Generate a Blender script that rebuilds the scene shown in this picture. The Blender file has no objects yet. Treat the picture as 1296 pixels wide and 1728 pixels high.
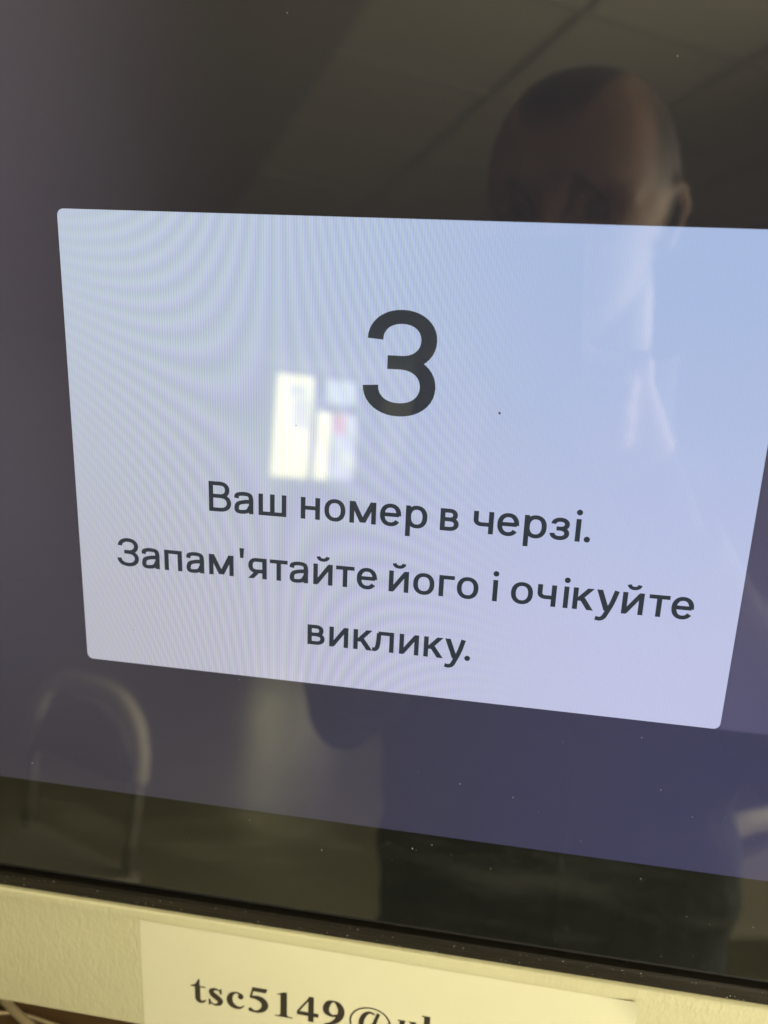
import bpy, bmesh, math, random
import numpy as np
from mathutils import Vector, Matrix
random.seed(7)
S = bpy.context.scene
COL = S.collection

# ------------------------------------------------------------------ camera
# The screen plane is tilted back 15 degrees; s runs right, t up, n towards the viewer.
F, CX, CY = 1402.0, 648.0, 864.0            # focal length and centre in photograph pixels
DIST = 0.2763                               # lens to glass, metres (from the A4 width of the label)
TILT = math.radians(15)
O = np.array([0, 0, 1.35])                  # centre of the screen
R = np.array([1.0, 0, 0])
U = np.array([0, math.sin(TILT), math.cos(TILT)])
N = np.array([0, -math.cos(TILT), math.sin(TILT)])
M = np.array([[0.98623434, 0.0804682, -0.14445308],
              [0.16525093, -0.51043131, 0.843891],
              [-0.00582699, -0.85614529, -0.51670233]])   # camera (right, down, forward) to world

def ray(px):
    return M @ np.array([(px[0]-CX)/F, (px[1]-CY)/F, 1.0])
def st0(px):
    v = ray(px); p = v*(-DIST/(v @ N)); return np.array([p @ R, p @ U])
_cc = np.mean([st0(p) for p in [(96.2, 351.3), (1357, 388.8), (1214, 1230.6), (148.6, 1110)]], axis=0)
C = O - _cc[0]*R - _cc[1]*U + DIST*N
def st(px):
    """point of the screen plane seen at a photograph pixel"""
    return st0(px) - _cc
def refl(px):
    """mirrored ray of a photograph pixel, starting on the glass"""
    v = ray(px); p = C + v*(-DIST/(v @ N)); r = v - 2*(v @ N)*N
    return p, r/np.linalg.norm(r)
def W(s, t, n=0.0):
    return tuple(O + s*R + t*U + n*N)

cd = bpy.data.cameras.new('camera'); cam = bpy.data.objects.new('camera', cd); COL.objects.link(cam)
cam.matrix_world = Matrix(((M[0, 0], -M[0, 1], -M[0, 2], C[0]), (M[1, 0], -M[1, 1], -M[1, 2], C[1]),
                           (M[2, 0], -M[2, 1], -M[2, 2], C[2]), (0, 0, 0, 1)))
cd.sensor_fit = 'HORIZONTAL'; cd.sensor_width = 5.6; cd.lens = F/1296*5.6
cd.clip_start = 0.01; cd.clip_end = 60
cd.dof.use_dof = True; cd.dof.focus_distance = 0.288; cd.dof.aperture_fstop = 1.65
S.camera = cam

# ------------------------------------------------------------------ world, exposure
w = bpy.data.worlds.new('World'); S.world = w; w.use_nodes = True
w.node_tree.nodes['Background'].inputs[0].default_value = (0.9, 0.9, 0.8, 1)
w.node_tree.nodes['Background'].inputs[1].default_value = 0.05
S.view_settings.view_transform = 'Standard'; S.view_settings.look = 'None'
S.view_settings.exposure = 0; S.view_settings.gamma = 1
S.cycles.use_denoising = True; S.cycles.max_bounces = 8; S.cycles.diffuse_bounces = 4
S.cycles.sample_clamp_indirect = 6
WINDOW_SIDE = (25.0, 23.0, 16.6)              # daylight in the side window
WINDOW_BACK = (7.4, 6.9, 3.3)              # daylight in the far entrance

# ------------------------------------------------------------------ helpers
def mat(name, base, rough=0.5, spec=0.5, ior=1.5, metal=0.0, emit=None, es=1.0):
    m = bpy.data.materials.new(name); m.use_nodes = True
    b = m.node_tree.nodes['Principled BSDF']
    b.inputs['Base Color'].default_value = (*base, 1); b.inputs['Roughness'].default_value = rough
    b.inputs['IOR'].default_value = ior; b.inputs['Metallic'].default_value = metal
    b.inputs['Specular IOR Level'].default_value = spec
    if emit:
        b.inputs['Emission Color'].default_value = (*emit, 1); b.inputs['Emission Strength'].default_value = es
    return m

class G:
    """tiny node-graph helper"""
    def __init__(s, m): s.t = m.node_tree; s.b = s.t.nodes['Principled BSDF']
    def n(s, typ, **kw):
        x = s.t.nodes.new(typ)
        for k, v in kw.items(): setattr(x, k, v)
        return x
    def set(s, sock, v):
        if isinstance(v, bpy.types.NodeSocket): s.t.links.new(v, sock)
        else: sock.default_value = v
    def math(s, op, a, b=0.0, c=0.0, clamp=False):
        x = s.n('ShaderNodeMath', operation=op, use_clamp=clamp)
        for i, v in enumerate((a, b, c)): s.set(x.inputs[i], v)
        return x.outputs[0]
    def mix(s, f, a, b, blend='MIX'):
        x = s.n('ShaderNodeMix', data_type='RGBA', blend_type=blend)
        for i, v in ((0, f), (6, a), (7, b)):
            s.set(x.inputs[i], (*v, 1) if isinstance(v, tuple) and len(v) == 3 else v)
        return x.outputs[2]
    def noise(s, scale, detail=3.0, rough=0.5, vec=None, coord='Object'):
        x = s.n('ShaderNodeTexNoise'); x.inputs['Scale'].default_value = scale
        x.inputs['Detail'].default_value = detail; x.inputs['Roughness'].default_value = rough
        if vec is None: vec = s.n('ShaderNodeTexCoord').outputs[coord]
        s.t.links.new(vec, x.inputs['Vector']); return x.outputs['Fac']
    def ramp(s, f, lo, hi, a=0.0, b=1.0):
        x = s.n('ShaderNodeMapRange', interpolation_type='SMOOTHSTEP'); s.set(x.inputs[0], f)
        for i, v in enumerate((lo, hi, a, b)): x.inputs[i+1].default_value = v
        return x.outputs[0]
    def bump(s, h, strength, dist):
        x = s.n('ShaderNodeBump'); x.inputs['Strength'].default_value = strength
        x.inputs['Distance'].default_value = dist; s.t.links.new(h, x.inputs['Height'])
        s.t.links.new(x.outputs[0], s.b.inputs['Normal'])
    def to(s, name, v): s.set(s.b.inputs[name], v)

def obj(name, verts, faces, m, parent=None, smooth=False, uv=None):
    me = bpy.data.meshes.new(name); me.from_pydata([tuple(v) for v in verts], [], faces); me.update()
    if m: me.materials.append(m)
    if smooth:
        for p in me.polygons: p.use_smooth = True
    if uv:
        l = me.uv_layers.new(name='UV')
        for lp in me.loops: l.data[lp.index].uv = uv[lp.vertex_index]
    return link(name, me, parent)
def link(name, me, parent=None):
    o = bpy.data.objects.new(name, me); COL.objects.link(o)
    if parent:
        o.parent = parent
        bpy.context.view_layer.update()
        o.matrix_parent_inverse = parent.matrix_world.inverted()
    return o
def thing(name, label, cat, loc, group=None):
    o = bpy.data.objects.new(name, None); COL.objects.link(o); o.location = loc
    o.empty_display_size = 0.05
    tag(o, label, cat, group); bpy.context.view_layer.update(); return o
def tag(o, label=None, cat=None, group=None, kind=None):
    if label: o['label'] = label
    if cat: o['category'] = cat
    if group: o['group'] = group
    if kind: o['kind'] = kind
    return o
def box_vf(x0, x1, y0, y1, z0, z1, fn=None):
    v = [(x, y, z) for z in (z0, z1) for y in (y0, y1) for x in (x0, x1)]
    if fn: v = [fn(*p) for p in v]
    return v, [(0, 2, 3, 1), (4, 5, 7, 6), (0, 1, 5, 4), (2, 6, 7, 3), (0, 4, 6, 2), (1, 3, 7, 5)]
def bevelled(name, v, f, m, parent=None, width=0.002, seg=2):
    o = obj(name, v, f, m, parent)
    bm = bmesh.new(); bm.from_mesh(o.data)
    bmesh.ops.recalc_face_normals(bm, faces=bm.faces)
    bmesh.ops.bevel(bm, geom=list(bm.edges), offset=width, segments=seg, profile=0.5, affect='EDGES')
    bm.to_mesh(o.data); bm.free()
    return o
def tube_vf(pts, radii, seg=12, up=(0, 0, 1), ell=None, cap=True):
    """loft of rings along points; radii number or (rx, ry)"""
    pts = [np.array(p, float) for p in pts]; V = []; Fc = []
    n = len(pts); prev = None
    for i, p in enumerate(pts):
        d = pts[min(i+1, n-1)] - pts[max(i-1, 0)]; d = d/np.linalg.norm(d)
        ref = np.array(up, float) if prev is None else prev
        a = ref - d*(ref @ d)
        if np.linalg.norm(a) < 1e-4: a = np.array([1, 0.3, 0]) - d*(np.array([1, 0.3, 0]) @ d)
        a /= np.linalg.norm(a); b = np.cross(d, a); prev = a
        r = radii[i] if isinstance(radii, (list, tuple)) else radii
        ra, rb = r if isinstance(r, tuple) else (r, r)
        for k in range(seg):
            t = 2*math.pi*k/seg; V.append(p + a*ra*math.cos(t) + b*rb*math.sin(t))
    for i in range(n-1):
        for k in range(seg):
            k2 = (k+1) % seg
            Fc.append((i*seg+k, i*seg+k2, (i+1)*seg+k2, (i+1)*seg+k))
    if cap:
        Fc.append(tuple(range(seg))[::-1]); Fc.append(tuple((n-1)*seg+k for k in range(seg)))
    return V, Fc
def merge(parts):
    V = []; Fc = []
    for v, f in parts:
        o = len(V); V += [tuple(p) for p in v]; Fc += [tuple(i+o for i in q) for q in f]
    return V, Fc
def spline(pts, n=10, closed=False):
    """Catmull-Rom through points of any dimension"""
    P = [np.array(p, float) for p in pts]; out = []
    m = len(P); rng = range(m if closed else m-1)
    for i in rng:
        p0 = P[(i-1) % m] if closed or i > 0 else 2*P[0]-P[1]
        p1 = P[i]; p2 = P[(i+1) % m]
        p3 = P[(i+2) % m] if closed or i+2 < m else 2*P[-1]-P[-2]
        for k in range(n):
            t = k/n
            out.append(0.5*((2*p1) + (-p0+p2)*t + (2*p0-5*p1+4*p2-p3)*t*t + (-p0+3*p1-3*p2+p3)*t**3))
    if not closed: out.append(P[-1])
    return out

# ------------------------------------------------------------------ materials
def screen_mat(name):
    """bonded, glossy front glass over a black panel"""
    m = mat(name, (0.009, 0.0095, 0.0095), 0.03, 0.5, 1.78)
    g = G(m)
    smear = g.noise(9, 4, 0.6); fine = g.noise(60, 3, 0.6)
    r = g.math('MULTIPLY_ADD', g.ramp(smear, 0.45, 0.75), 0.035, 0.02)
    g.to('Roughness', g.math('MULTIPLY_ADD', fine, 0.02, r))
    return m, g

M_GLASS, g = screen_mat('black_bordered_glass')
tc = g.n('ShaderNodeTexCoord'); mp = g.n('ShaderNodeMapping'); mp.inputs['Scale'].default_value = (9, 9, 40); mp.inputs['Rotation'].default_value = (0, 0.6, 0)
g.t.links.new(tc.outputs['Object'], mp.inputs[0])
wipe = g.ramp(g.noise(1.6, 4, 0.6, mp.outputs[0]), 0.48, 0.75)
hz = g.mix(wipe, (0.007, 0.0078, 0.008), (0.017, 0.018, 0.017))
g.to('Base Color', g.mix(g.ramp(g.noise(300, 2, 0.7), 0.62, 0.8), hz, (0.022, 0.022, 0.020)))

M_DISP, g = screen_mat('dark_lcd')           # an LCD never shuts its backlight off: viewing-angle glow painted into the emission
uv = g.n('ShaderNodeUVMap'); uv.uv_map = 'UV'
sep = g.n('ShaderNodeSeparateXYZ'); g.t.links.new(uv.outputs[0], sep.inputs[0])
s_, t_ = sep.outputs[0], sep.outputs[1]
cl = g.noise(7, 3, 0.5)
low = g.ramp(t_, 0.06, -0.11)
right = g.ramp(s_, -0.08, 0.13)
left = g.ramp(s_, -0.05, -0.16)
c = g.mix(low, (0.006, 0.005, 0.012), (0.036, 0.033, 0.050))
c = g.mix(g.math('MULTIPLY', low, right), c, (0.038, 0.038, 0.096))
c2 = g.mix(g.math('MULTIPLY', left, g.ramp(t_, -0.14, 0.03)), (0, 0, 0), (0.056, 0.047, 0.060))
x = g.mix(1.0, c, c2, 'ADD')
row = g.math('MULTIPLY', g.math('MULTIPLY', g.ramp(t_, -0.0842, -0.0826), g.ramp(t_, 0.095, 0.072)), g.math('MULTIPLY', g.ramp(s_, 0.112, 0.121), g.ramp(s_, 0.20, 0.12)))      # row crosstalk beside the bright card
x = g.mix(1.0, x, g.mix(row, (0, 0, 0), (0.046, 0.040, 0.070)), 'ADD')
g.to('Emission Color', g.mix(g.math('MULTIPLY_ADD', cl, 0.5, 0.75), (0, 0, 0), x, 'MIX'))
g.to('Emission Strength', 1.0)

M_CARD, g = screen_mat('lit_white_lcd')      # cool white with the panel's viewing-angle tint painted into the emission
uv = g.n('ShaderNodeUVMap'); uv.uv_map = 'UV'
sep = g.n('ShaderNodeSeparateXYZ'); g.t.links.new(uv.outputs[0], sep.inputs[0])
s_, t_ = sep.outputs[0], sep.outputs[1]
u1 = g.ramp(s_, -0.12, 0.10); v1 = g.ramp(t_, -0.085, 0.085)
lo = g.mix(u1, (0.47, 0.47, 0.545), (0.52, 0.54, 0.77))
hi = g.mix(u1, (0.49, 0.56, 0.68), (0.37, 0.475, 0.73))
c = g.mix(v1, lo, hi)
# camera moire over the pixel columns, painted into the emission as hyperbolic fringes
ds = g.math('ADD', s_, 0.0428); dt = g.math('ADD', t_, -0.0054)
dt = g.math('MULTIPLY_ADD', ds, 0.515, dt)
ph = g.math('MULTIPLY', g.math('MULTIPLY', ds, dt), 4483*0.74*2*math.pi)
fade = g.ramp(g.math('ABSOLUTE', g.math('ADD', s_, 0.045)), 0.10, 0.03)
def fringe(shift):
    wv = g.math('SINE', g.math('ADD', ph, shift))
    col = g.math('SINE', g.math('MULTIPLY_ADD', s_, 2*math.pi/0.00093, shift))
    a = g.math('MULTIPLY', wv, g.math('MULTIPLY_ADD', fade, 0.046, 0.004))
    b = g.math('MULTIPLY', col, g.math('MULTIPLY_ADD', fade, 0.07, 0.03))
    return g.math('ADD', 1.0, g.math('ADD', a, b))
cmb = g.n('ShaderNodeCombineColor')
for i, sh in enumerate((0.0, 0.6, -0.6)): g.set(cmb.inputs[i], fringe(sh))
g.to('Emission Color', g.mix(1.0, c, cmb.outputs[0], 'MULTIPLY'))
g.to('Emission Strength', 1.0)

M_INK, g = screen_mat('dark_lcd_glyph')
g.to('Emission Color', (0.019, 0.027, 0.043, 1)); g.to('Emission Strength', 1.0)

M_BEIGE = mat('cream_powder_coat', (0.72, 0.655, 0.43), 0.42)
g = G(M_BEIGE)
tc = g.n('ShaderNodeTexCoord'); mp = g.n('ShaderNodeMapping'); mp.inputs['Scale'].default_value = (1.6, 1, 0.75)
g.t.links.new(tc.outputs['Object'], mp.inputs[0])
hh = g.math('ADD', g.noise(420, 3, 0.55, mp.outputs[0]), g.math('MULTIPLY', g.noise(150, 2, 0.5, mp.outputs[0]), 0.8))
g.bump(hh, 0.24, 0.0009)
g.to('Base Color', g.mix(g.noise(22, 5, 0.65), (0.385, 0.368, 0.245), (0.43, 0.413, 0.282)))
g.to('Roughness', g.math('MULTIPLY_ADD', g.noise(90, 3, 0.6), 0.25, 0.28))

M_GASKET = mat('dusty_black_plastic', (0.010, 0.008, 0.007), 0.5, spec=0.3)
g = G(M_GASKET)
g.to('Base Color', g.mix(g.ramp(g.noise(520, 4, 0.75), 0.60, 0.80), (0.007, 0.0055, 0.0045), (0.045, 0.038, 0.030)))
g.bump(g.noise(600, 3, 0.6), 0.25, 0.0004)
M_GROOVE = mat('groove_shadow_black', (0.004, 0.004, 0.004), 0.8)  # shadow in the gap put into the near-black colour of the recess

M_PAPER = mat('white_paper', (0.80, 0.745, 0.52), 0.6)
g = G(M_PAPER)
g.to('Base Color', g.mix(g.noise(35, 5, 0.6), (0.475, 0.458, 0.335), (0.51, 0.496, 0.372)))
g.bump(g.noise(120, 4, 0.6), 0.12, 0.0006)
M_PRINT = mat('black_toner', (0.022, 0.017, 0.013), 0.5)
M_WOOD = mat('brown_laminate', (0.075, 0.042, 0.016), 0.45)
g = G(M_WOOD)
tc = g.n('ShaderNodeTexCoord'); mp = g.n('ShaderNodeMapping'); mp.inputs['Scale'].default_value = (2, 30, 30)
g.t.links.new(tc.outputs['Object'], mp.inputs[0])
g.to('Base Color', g.mix(g.noise(3, 5, 0.6, mp.outputs[0]), (0.055, 0.030, 0.012), (0.11, 0.063, 0.026)))
M_CABLE = mat('grey_cable', (0.34, 0.27, 0.17), 0.5)
M_DUST = mat('pale_dust', (0.62, 0.60, 0.52), 0.9)
M_DIRT = mat('dark_speck', (0.035, 0.035, 0.045), 0.9)

M_WALL = mat('cream_wall', (0.55, 0.50, 0.36), 0.85)
g = G(M_WALL); g.to('Base Color', g.mix(g.noise(3, 5, 0.6), (0.52, 0.48, 0.37), (0.60, 0.555, 0.43)))
M_TILE = mat('mineral_ceiling_tile', (0.76, 0.735, 0.59), 0.9)
g = G(M_TILE); g.bump(g.noise(160, 3, 0.7), 0.4, 0.002)
M_SOFFIT = mat('painted_soffit', (0.56, 0.52, 0.41), 0.9)
g = G(M_SOFFIT); g.to('Base Color', g.mix(g.noise(1.3, 5, 0.6), (0.47, 0.43, 0.335), (0.60, 0.56, 0.44)))
M_TBAR = mat('ceiling_grid_metal', (0.60, 0.575, 0.46), 0.6)
M_FLOOR = mat('polished_floor', (0.46, 0.415, 0.28), 0.22, ior=1.8)
g = G(M_FLOOR)
g.to('Base Color', g.mix(g.noise(2.2, 6, 0.6), (0.46, 0.425, 0.31), (0.68, 0.635, 0.47)))
g.to('Roughness', g.math('MULTIPLY_ADD', g.noise(5, 3), 0.10, 0.17))
g.bump(g.noise(2.6, 3, 0.5), 0.5, 0.010)
M_FRAME = mat('white_window_frame', (0.60, 0.57, 0.47), 0.4)
M_DAY_SIDE = mat('daylit_side_pane', (0.5, 0.5, 0.5), 0.1, emit=WINDOW_SIDE)
M_DAY_BACK = mat('daylit_far_pane', (0.5, 0.5, 0.5), 0.1, emit=WINDOW_BACK)
M_DAY_DIM = mat('daylit_shaded_pane', (0.5, 0.5, 0.5), 0.1, emit=(3.0, 3.2, 2.8))
M_PINK = mat('pink_backlit_sheet', (0.7, 0.25, 0.25), 0.6, emit=(4.2, 1.3, 1.2))
M_CHAIR = mat('chair_frame_enamel', (0.78, 0.73, 0.58), 0.55)
M_SEAT = mat('chair_fabric', (0.42, 0.39, 0.32), 0.9)
M_CLEG = mat('chair_leg_metal', (0.30, 0.28, 0.22), 0.5)
g = G(M_SEAT); g.bump(g.noise(220, 2), 0.5, 0.002)
M_SKIN = mat('skin', (0.50, 0.31, 0.215), 0.55)
g = G(M_SKIN)
sk_ = g.mix(g.noise(45, 5, 0.65), (0.34, 0.20, 0.14), (0.45, 0.29, 0.205))
at = g.n('ShaderNodeAttribute'); at.attribute_name = 'stubble'
st_n = g.math('MULTIPLY', at.outputs['Fac'], g.math('MULTIPLY_ADD', g.noise(700, 2, 0.6), 0.5, 0.68), clamp=True)
g.to('Base Color', g.mix(st_n, sk_, (0.022, 0.015, 0.010))); g.bump(g.noise(260, 3, 0.6), 0.25, 0.0015)
M_JACKET = mat('dark_jacket', (0.062, 0.070, 0.074), 0.85, spec=0.2)
g = G(M_JACKET); g.bump(g.noise(11, 4, 0.55), 0.8, 0.02)
M_TROUSER = mat('dark_trousers', (0.03, 0.032, 0.04), 0.85)
M_SHOE = mat('black_shoes', (0.015, 0.014, 0.013), 0.4)
M_HAIR = mat('short_brown_hair', (0.014, 0.010, 0.007), 0.8, spec=0.2)
g = G(M_HAIR); g.bump(g.noise(500, 2), 0.6, 0.002)
M_EYE = mat('eye_under_lowered_lid', (0.22, 0.15, 0.11), 0.4)
M_IRIS = mat('eye_iris', (0.03, 0.035, 0.04), 0.15)
M_PHONE = mat('phone_shell', (0.02, 0.02, 0.025), 0.6, spec=0.2)
M_PHSCR = mat('phone_screen', (0.01, 0.01, 0.01), 0.08, emit=(0.25, 0.3, 0.4))
M_LENS = mat('lens_ring', (0.05, 0.05, 0.055), 0.2, metal=1.0)

# ------------------------------------------------------------------ the hall the glass mirrors
E1 = np.array([-0.4862, -0.8739]); E2 = np.array([0.8739, -0.4862])     # hall axes, 29 degrees off the kiosk
def H(e1, e2, z): return (E1[0]*e1+E2[0]*e2, E1[1]*e1+E2[1]*e2, z)
ZC, E1A, E1B, E2A, E2B = 2.80, -1.6, 10.2, -4.6, 3.7
E2N, E1N = 2.1, 1.2              # the near stretch of the right wall steps in
def quad(name, pts, m):
    return tag(obj(name, pts, [(0, 1, 2, 3)], m), kind='structure')
quad('floor', [H(E1A, E2A, 0), H(E1B, E2A, 0), H(E1B, E2B, 0), H(E1A, E2B, 0)], M_FLOOR)
def slab(name, e1a, e1b, e2a, e2b, z0, z1, m, parent=None):
    v, f = box_vf(e1a, e1b, e2a, e2b, z0, z1, H); return obj(name, v, f, m, parent)
ceil = tag(slab('ceiling', E1A, E1B, E2A, E2B, ZC+0.03, ZC+0.09, M_TBAR), kind='structure')
# T-bars and lay-in tiles, on the 0.6 m grid read off the reflection
G1, G2 = 1.888, 1.229
k1 = [G1+0.6*k for k in range(-5, 14)]; k2 = [G2+0.6*k for k in range(-1, 6)]
bars = [box_vf(a-0.010, a+0.010, G2-0.6, E2B, ZC-0.004, ZC+0.0295, H) for a in k1]
bars += [box_vf(E1A, E1B, b-0.010, b+0.010, ZC-0.0065, ZC+0.0285, H) for b in k2]
v, f = merge(bars); obj('ceiling_grid', v, f, M_TBAR, ceil)
soff = tag(slab('ceiling_soffit', E1A, E1B, E2A, G2-0.6-0.011, ZC-0.004, ZC+0.0295, M_SOFFIT), kind='structure')
tv, tf = box_vf(-0.287, 0.287, -0.287, 0.287, 0.004, 0.024, lambda a, b, z: H(a, b, z))
tme = bpy.data.meshes.new('ceiling_tile'); tme.from_pydata(tv, [], tf); tme.materials.append(M_TILE)
for a in k1[:-1]:
    for b in k2[:-1]:
        o = link('ceiling_tile', tme); o.location = H(a+0.3, b+0.3, ZC+random.uniform(-0.002, 0.002)); o.parent = ceil
def wall(name, e1a, e1b, e2a, e2b):
    return tag(slab(name, e1a, e1b, e2a, e2b, 0.003, ZC+0.02, M_WALL), kind='structure')
wall('wall_behind_kiosk', E1A-0.1, E1A, E2A, E2B)
wall('wall_left', E1A, E1B, E2A-0.1, E2A-0.001)
def holed_wall(name, fixed, span, holes, along):
    """wall with window openings: along = 1 runs in e1 at e2 = fixed, 2 runs in e2 at e1 = fixed"""
    parts = []; a0, a1 = span; cur = a0
    for h0, h1, z0, z1 in holes:
        for (p, q, zz0, zz1) in ((cur, h0, 0.003, ZC+0.02), (h0, h1, 0.003, z0), (h0, h1, z1, ZC+0.02)):
            parts.append(box_vf(p, q, fixed, fixed+0.12, zz0, zz1, H) if along == 1 else box_vf(fixed, fixed+0.12, p, q, zz0, zz1, H))
        cur = h1
    parts.append(box_vf(cur, a1, fixed, fixed+0.12, 0.003, ZC+0.02, H) if along == 1 else box_vf(fixed, fixed+0.12, cur, a1, 0.003, ZC+0.02, H))
    v, f = merge(parts); return tag(obj(name, v, f, M_WALL), kind='structure')

# side window: gives the room its light
SW = (-0.85, 1.05, 1.0, 2.25)
holed_wall('wall_right', E2N, (E1A, E1N), [SW], 1)
wall('wall_right_return', E1N, E1N+0.1, E2N+0.121, E2B)
wall('wall_right_far', E1N+0.101, E1B, E2B+0.001, E2B+0.1)
wn = thing('window', 'wide white framed window with bright daylight in the right hand wall', 'window', H((SW[0]+SW[1])/2, E2N+0.04, SW[2]))
parts = [box_vf(SW[0], SW[1], E2N+0.02, E2N+0.08, SW[2], SW[2]+0.06, H), box_vf(SW[0], SW[1], E2N+0.02, E2N+0.08, SW[3]-0.06, SW[3], H)]
for a in (SW[0]+0.03, (2*SW[0]+SW[1])/3, (SW[0]+2*SW[1])/3, SW[1]-0.03):
    parts.append(box_vf(a-0.03, a+0.03, E2N+0.018, E2N+0.082, SW[2]+0.061, SW[3]-0.061, H))
v, f = merge(parts); obj('frame', v, f, M_FRAME, wn)
for i in range(3):
    a = SW[0]+(SW[1]-SW[0])*i/3+0.035; b = SW[0]+(SW[1]-SW[0])*(i+1)/3-0.035
    v, f = box_vf(a, b, E2N+0.045, E2N+0.051, SW[2]+0.062, SW[3]-0.062, H); obj('pane', v, f, M_DAY_SIDE, wn)
v, f = box_vf(SW[0]-0.05, SW[1]+0.05, E2N-0.12, E2N+0.018, SW[2]-0.035, SW[2]-0.001, H); obj('sill', v, f, M_FRAME, wn)

# far entrance: the yellow-white panes mirrored beside the number
def far(px):
    p, r = refl(px); e = np.array([p[:2] @ E1, r[:2] @ E1]); k = (E1B-e[0])/e[1]
    q = p + k*r; return q[:2] @ E2, q[2]
def far_rect(x0, x1, y0, y1):
    (a, z0), (b, z1) = far((x0, y1)), far((x1, y0)); c_, d_ = far((x0, y0))[0], far((x1, y1))[0]
    return (a+c_)/2, (b+d_)/2, z0, z1
P1 = far_rect(463, 526, 636, 803); P2 = far_rect(552, 603, 642, 680); P3 = far_rect(533, 558, 696, 808); P4 = far_rect(562, 601, 700, 808)
he = (P1[0]-0.05, max(P4[1], P2[1])+0.05, min(P1[2], P4[2])-0.05, max(P1[3], P2[3])+0.05)
holed_wall('wall_far', E1B, (E2A, E2B), [he], 2)
en = thing('entrance_glazing', 'far entrance window of bright panes mirrored beside the number', 'window', H(E1B+0.05, (he[0]+he[1])/2, he[2]))
fz = []
def fbar(a, b, z0, z1): fz.append(box_vf(E1B+0.02+0.001*len(fz), E1B+0.08, a, b, z0, z1, H))
fbar(he[0], P1[0], he[2], he[3]); fbar(max(P4[1], P2[1]), he[1], he[2], he[3])
fbar(P1[0], he[1]-0.05, P1[3], he[3]); fbar(P1[0], he[1]-0.05, he[2], P1[2])
fbar(P1[1], P3[0], P1[2], P1[3]); fbar(P3[0], he[1]-0.05, P3[3], P2[2])
fbar(P3[1], P4[0], P1[2], P3[3])
v, f = merge(fz); obj('frame', v, f, M_FRAME, en)
for (a, b, z0, z1), m in ((P1, M_DAY_BACK), (P2, M_DAY_DIM), (P3, M_DAY_BACK), (P4, M_DAY_DIM)):
    v, f = box_vf(E1B+0.05, E1B+0.056, a, b, z0, z1, H); obj('pane', v, f, m, en)
a, b, z0, z1 = far_rect(566, 585, 700, 732)
v, f = box_vf(E1B+0.044, E1B+0.047, a, b, z0, z1, H); obj('notice_sheet', v, f, M_PINK, en)

M_SHEET = mat('pale_backlit_sheet', (0.6, 0.6, 0.6), 0.6, emit=(4.3, 4.2, 2.9))
for q in ((488, 523, 650, 668), (494, 524, 674, 722), (574, 599, 768, 790)):
    a, b, z0, z1 = far_rect(*q)
    v, f = box_vf(E1B+0.044, E1B+0.047, a, b, z0, z1, H); obj('notice_sheet', v, f, M_SHEET, en)

# ------------------------------------------------------------------ visitor chairs
def chair(px_top, label, rot, height=0.86):
    p, r = refl(px_top); k = (height-p[2])/r[2]; q = p + k*r
    base = np.array([q[0], q[1], 0.0])
    t = thing('visitor_chair', label, 'chair', tuple(base), 'visitor chairs')
    cr, sr = math.cos(rot), math.sin(rot)
    def T(x, y, z): return (base[0]+cr*x-sr*y, base[1]+sr*x+cr*y, z)
    w2 = 0.19
    arc = spline([(-w2, 0, 0.67), (-w2, 0.0, 0.74), (-w2*0.84, 0.0, 0.805), (-w2*0.42, 0, height-0.014), (w2*0.42, 0, height-0.014), (w2*0.84, 0, 0.805), (w2, 0, 0.74), (w2, 0, 0.67)], 6)
    v, f = tube_vf([T(*q) for q in arc], 0.019, 10, up=T(0, 1, 0)); obj('back_frame', v, f, M_CHAIR, t, True)
    for x in (-w2, w2):
        v, f = tube_vf([T(x, 0, 0.669), T(x*0.97, 0.012, 0.46)], 0.012, 8, up=T(0, 1, 0)); obj('back_post', v, f, M_CLEG, t, True)
    pad = [T(x, 0.006+y, z) for y in (-0.014, 0.014) for x, z in ((-0.165, 0.66), (0.165, 0.66), (0.165, 0.70), (0.12, 0.785), (0.05, 0.815), (-0.05, 0.815), (-0.12, 0.785), (-0.165, 0.70))]
    obj('backrest', pad, [tuple(range(8)), tuple(range(15, 7, -1))]+[(i, i+8, (i+1) % 8+8, (i+1) % 8) for i in range(8)], M_SEAT, t)
    v, f = box_vf(-0.2, 0.2, -0.02, 0.40, 0.42, 0.468, T); bevelled('seat', v, f, M_SEAT, t, 0.012, 2)
    for x in (-0.185, 0.185):
        for y, dy in ((0.02, -0.07), (0.36, 0.05)):
            v, f = tube_vf([T(x, y, 0.42), T(x*1.05, y+dy, 0.002)], 0.012, 8, up=(1, 0, 0)); obj('leg', v, f, M_CLEG, t, True)
    return t
chair((152, 1146), 'beige tube framed chair whose whole arched back is mirrored at lower left', 0.45)
chair((1345, 1372), 'beige tube framed chair mirrored at the lower right edge', -0.35)

# ------------------------------------------------------------------ counter, cables
v, f = box_vf(-0.75, 0.75, -0.075, 0.62, 1.022, 1.052)
ct = thing('counter', 'brown wood laminate counter under the kiosk', 'counter', (0, 0.27, 0))
bevelled('counter_top', v, f, M_WOOD, ct, 0.003)
v, f = box_vf(-0.70, 0.70, 0.02, 0.58, 0.002, 1.0215); obj('carcass', v, f, M_WOOD, ct)

# ------------------------------------------------------------------ the kiosk
KI = thing('touch_kiosk', 'cream metal touch screen kiosk showing the queue number 3', 'kiosk', (0, 0.12, 1.053))
HW, HH, TC = 0.345, 0.2125, 0.0250   # glass half size and the height of its centre
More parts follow.
